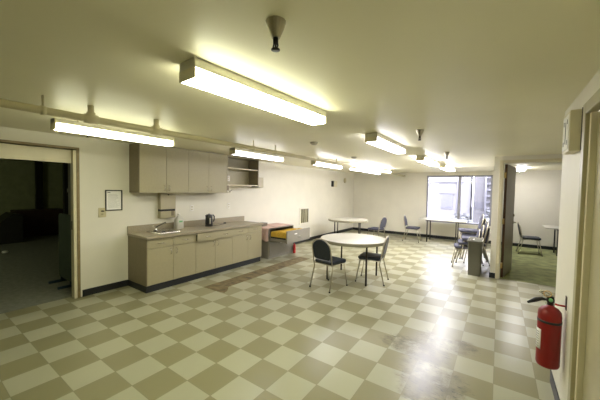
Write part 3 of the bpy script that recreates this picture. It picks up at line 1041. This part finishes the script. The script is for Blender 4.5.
for s_ in (-.22, .22):
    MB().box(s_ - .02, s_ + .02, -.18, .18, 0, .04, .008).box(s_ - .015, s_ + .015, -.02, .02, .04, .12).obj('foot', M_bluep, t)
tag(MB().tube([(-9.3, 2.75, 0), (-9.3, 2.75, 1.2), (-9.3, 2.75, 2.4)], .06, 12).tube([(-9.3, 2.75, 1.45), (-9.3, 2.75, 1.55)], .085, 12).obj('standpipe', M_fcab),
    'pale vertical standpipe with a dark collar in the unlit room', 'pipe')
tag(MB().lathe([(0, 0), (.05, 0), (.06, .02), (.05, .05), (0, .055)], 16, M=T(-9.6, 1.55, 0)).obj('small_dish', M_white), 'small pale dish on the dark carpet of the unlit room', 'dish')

# ------------------------------------------------------------------ outside the window
GZ = -.9
# added fill light, out of view, to brighten the storage room
sl = bpy.data.lights.new('storage_fill', 'POINT')
sl.energy = 9
sl.color = (0.95, 1.0, 0.72)
sl.shadow_soft_size = .15
so = bpy.data.objects.new('storage_fill', sl)
COL.objects.link(so)
so.location = (-8.6, -1.6, 2.2)

struct(MB().box(-30, 25, YB + .4, 60, GZ - .1, GZ).obj('ground_outside', M_asph))
t = thing('pale_house', 'pale stucco building across the street, seen through the window', 'building', (0, 22, GZ))
MB().box(-12, -2.0, 0, 8, 0, 6.0).obj('wall', M_facade, t)
MB().box(-12.1, -1.9, -.15, .0, 3.2, 3.4, .02).obj('cornice', M_facade2, t)
wn_ = MB().box(-3.35, -2.62, -.06, -.001, 1.38, 2.42, .01).obj('window', M_facade2, t)
MB().box(-3.27, -2.97, -.075, -.061, 1.46, 2.34).box(-2.94, -2.70, -.075, -.061, 1.46, 2.34).obj('pane', M_wglass, wn_)
MB().prism([(-3.5, 0), (-2.5, 0), (-2.75, .22), (-3.25, .22)], .12, .01, M=T(0, 0, 2.45) @ rx(R(90))).obj('window_hood', M_facade, t)
MB().tube([(-2.35, -.08, 0), (-2.35, -.08, 6)], .05, 10).obj('downpipe', M_facade2, t)
wn_ = MB().box(-7.3, -6.3, -.06, -.001, 1.3, 2.6, .01).obj('window', M_facade2, t)
MB().box(-7.2, -6.4, -.075, -.061, 1.4, 2.5).obj('pane', M_wglass, wn_)
t = thing('balcony_block', 'grey apartment block with balcony bands behind the right half of the window', 'building', (0, 28, GZ))
MB().box(-1.8, 8, 0, 8, 0, 7.5).obj('wall', M_facade, t)
for i in range(8):
    MB().box(-1.0, 7, -.5, -.001, .7 + i * .5, .84 + i * .5, .01).obj('balcony', M_facade2, t)
for i in range(5):
    MB().box(-1.7 + i * 1.1, -1.1 + i * 1.1, -.05, -.001, 1.2, 1.75).obj('window', M_facade2, t)


def car(label, loc, rz, m_):
    t_ = thing('car', label, 'car', loc, rz, 'cars parked outside the window')
    body = [(-2.1, .25), (2.1, .25), (2.15, .55), (2.0, .75), (1.1, .88), (.5, 1.35), (-1.0, 1.38), (-1.7, .95), (-2.12, .85)]
    MB().prism(body, 1.7, .06, M=T(0, .85, 0) @ rx(R(90)), seg=3).obj('body', m_, t_)
    gl_ = [(.98, .90), (.46, 1.28), (-.92, 1.30), (-1.5, .95)]
    MB().prism(gl_, 1.72, .01, M=T(0, .86, 0) @ rx(R(90)), seg=1).obj('window', M_wglass, t_)
    for x in (-1.3, 1.35):
        for y in (-.75, .75):
            MB().lathe([(0, -.1), (.28, -.1), (.32, -.07), (.32, .07), (.28, .1), (0, .1)], 24, M=T(x, y, .32) @ rx(R(90))).obj('wheel', M_tyre, t_)
    return t_


car('silver car parked outside behind the left half of the window', (-3.6, 15.2, GZ), R(3), M_car1)
car('white car parked outside behind the right half of the window', (.7, 16.2, GZ), R(-4), M_car2)
random.seed(11)
for i, (x, y, z, s_) in enumerate(((-1.75, 18.6, 0, .62), (-.25, 19.8, 0, .72))):
    t = thing('shrub', ['low round shrub outside, nearer the window mullion', 'taller shrub outside, toward the right edge of the window'][i], 'shrub', (x, y, GZ), 0, 'shrubs across the street')
    MB().tube([(0, 0, 0), (0, 0, .7 * s_)], .05, 8).obj('stem', M_tleg, t)
    q = MB()
    for k in range(240):
        a, b_ = random.uniform(0, 2 * PI), random.uniform(-1, 1)
        rr_ = s_ * (.55 + .4 * random.random())
        c_ = Vector((rr_ * math.cos(a) * math.sqrt(1 - b_ * b_), rr_ * math.sin(a) * math.sqrt(1 - b_ * b_), 1.25 * s_ + rr_ * b_))
        q.grid(lambda u, v: ((u - .5) * .16, (v - .5) * .08, .02 * math.sin(PI * u)), 2, 1, 0,
               M=Matrix.Translation(c_) @ Matrix.Rotation(random.uniform(0, 6), 4, 'Z') @ Matrix.Rotation(random.uniform(0, 6), 4, 'X'))
    q.obj('foliage', M_leafy, t)
tag(MB().tube([(-.74, 21.6, GZ), (-.74, 21.6, 6)], .05, 8).tube([(-.74, 21.6, GZ), (-.74, 21.6, GZ + .3)], .09, 8).obj('utility_pole', M_facade2), 'thin utility pole outside the right half of the window', 'pole')
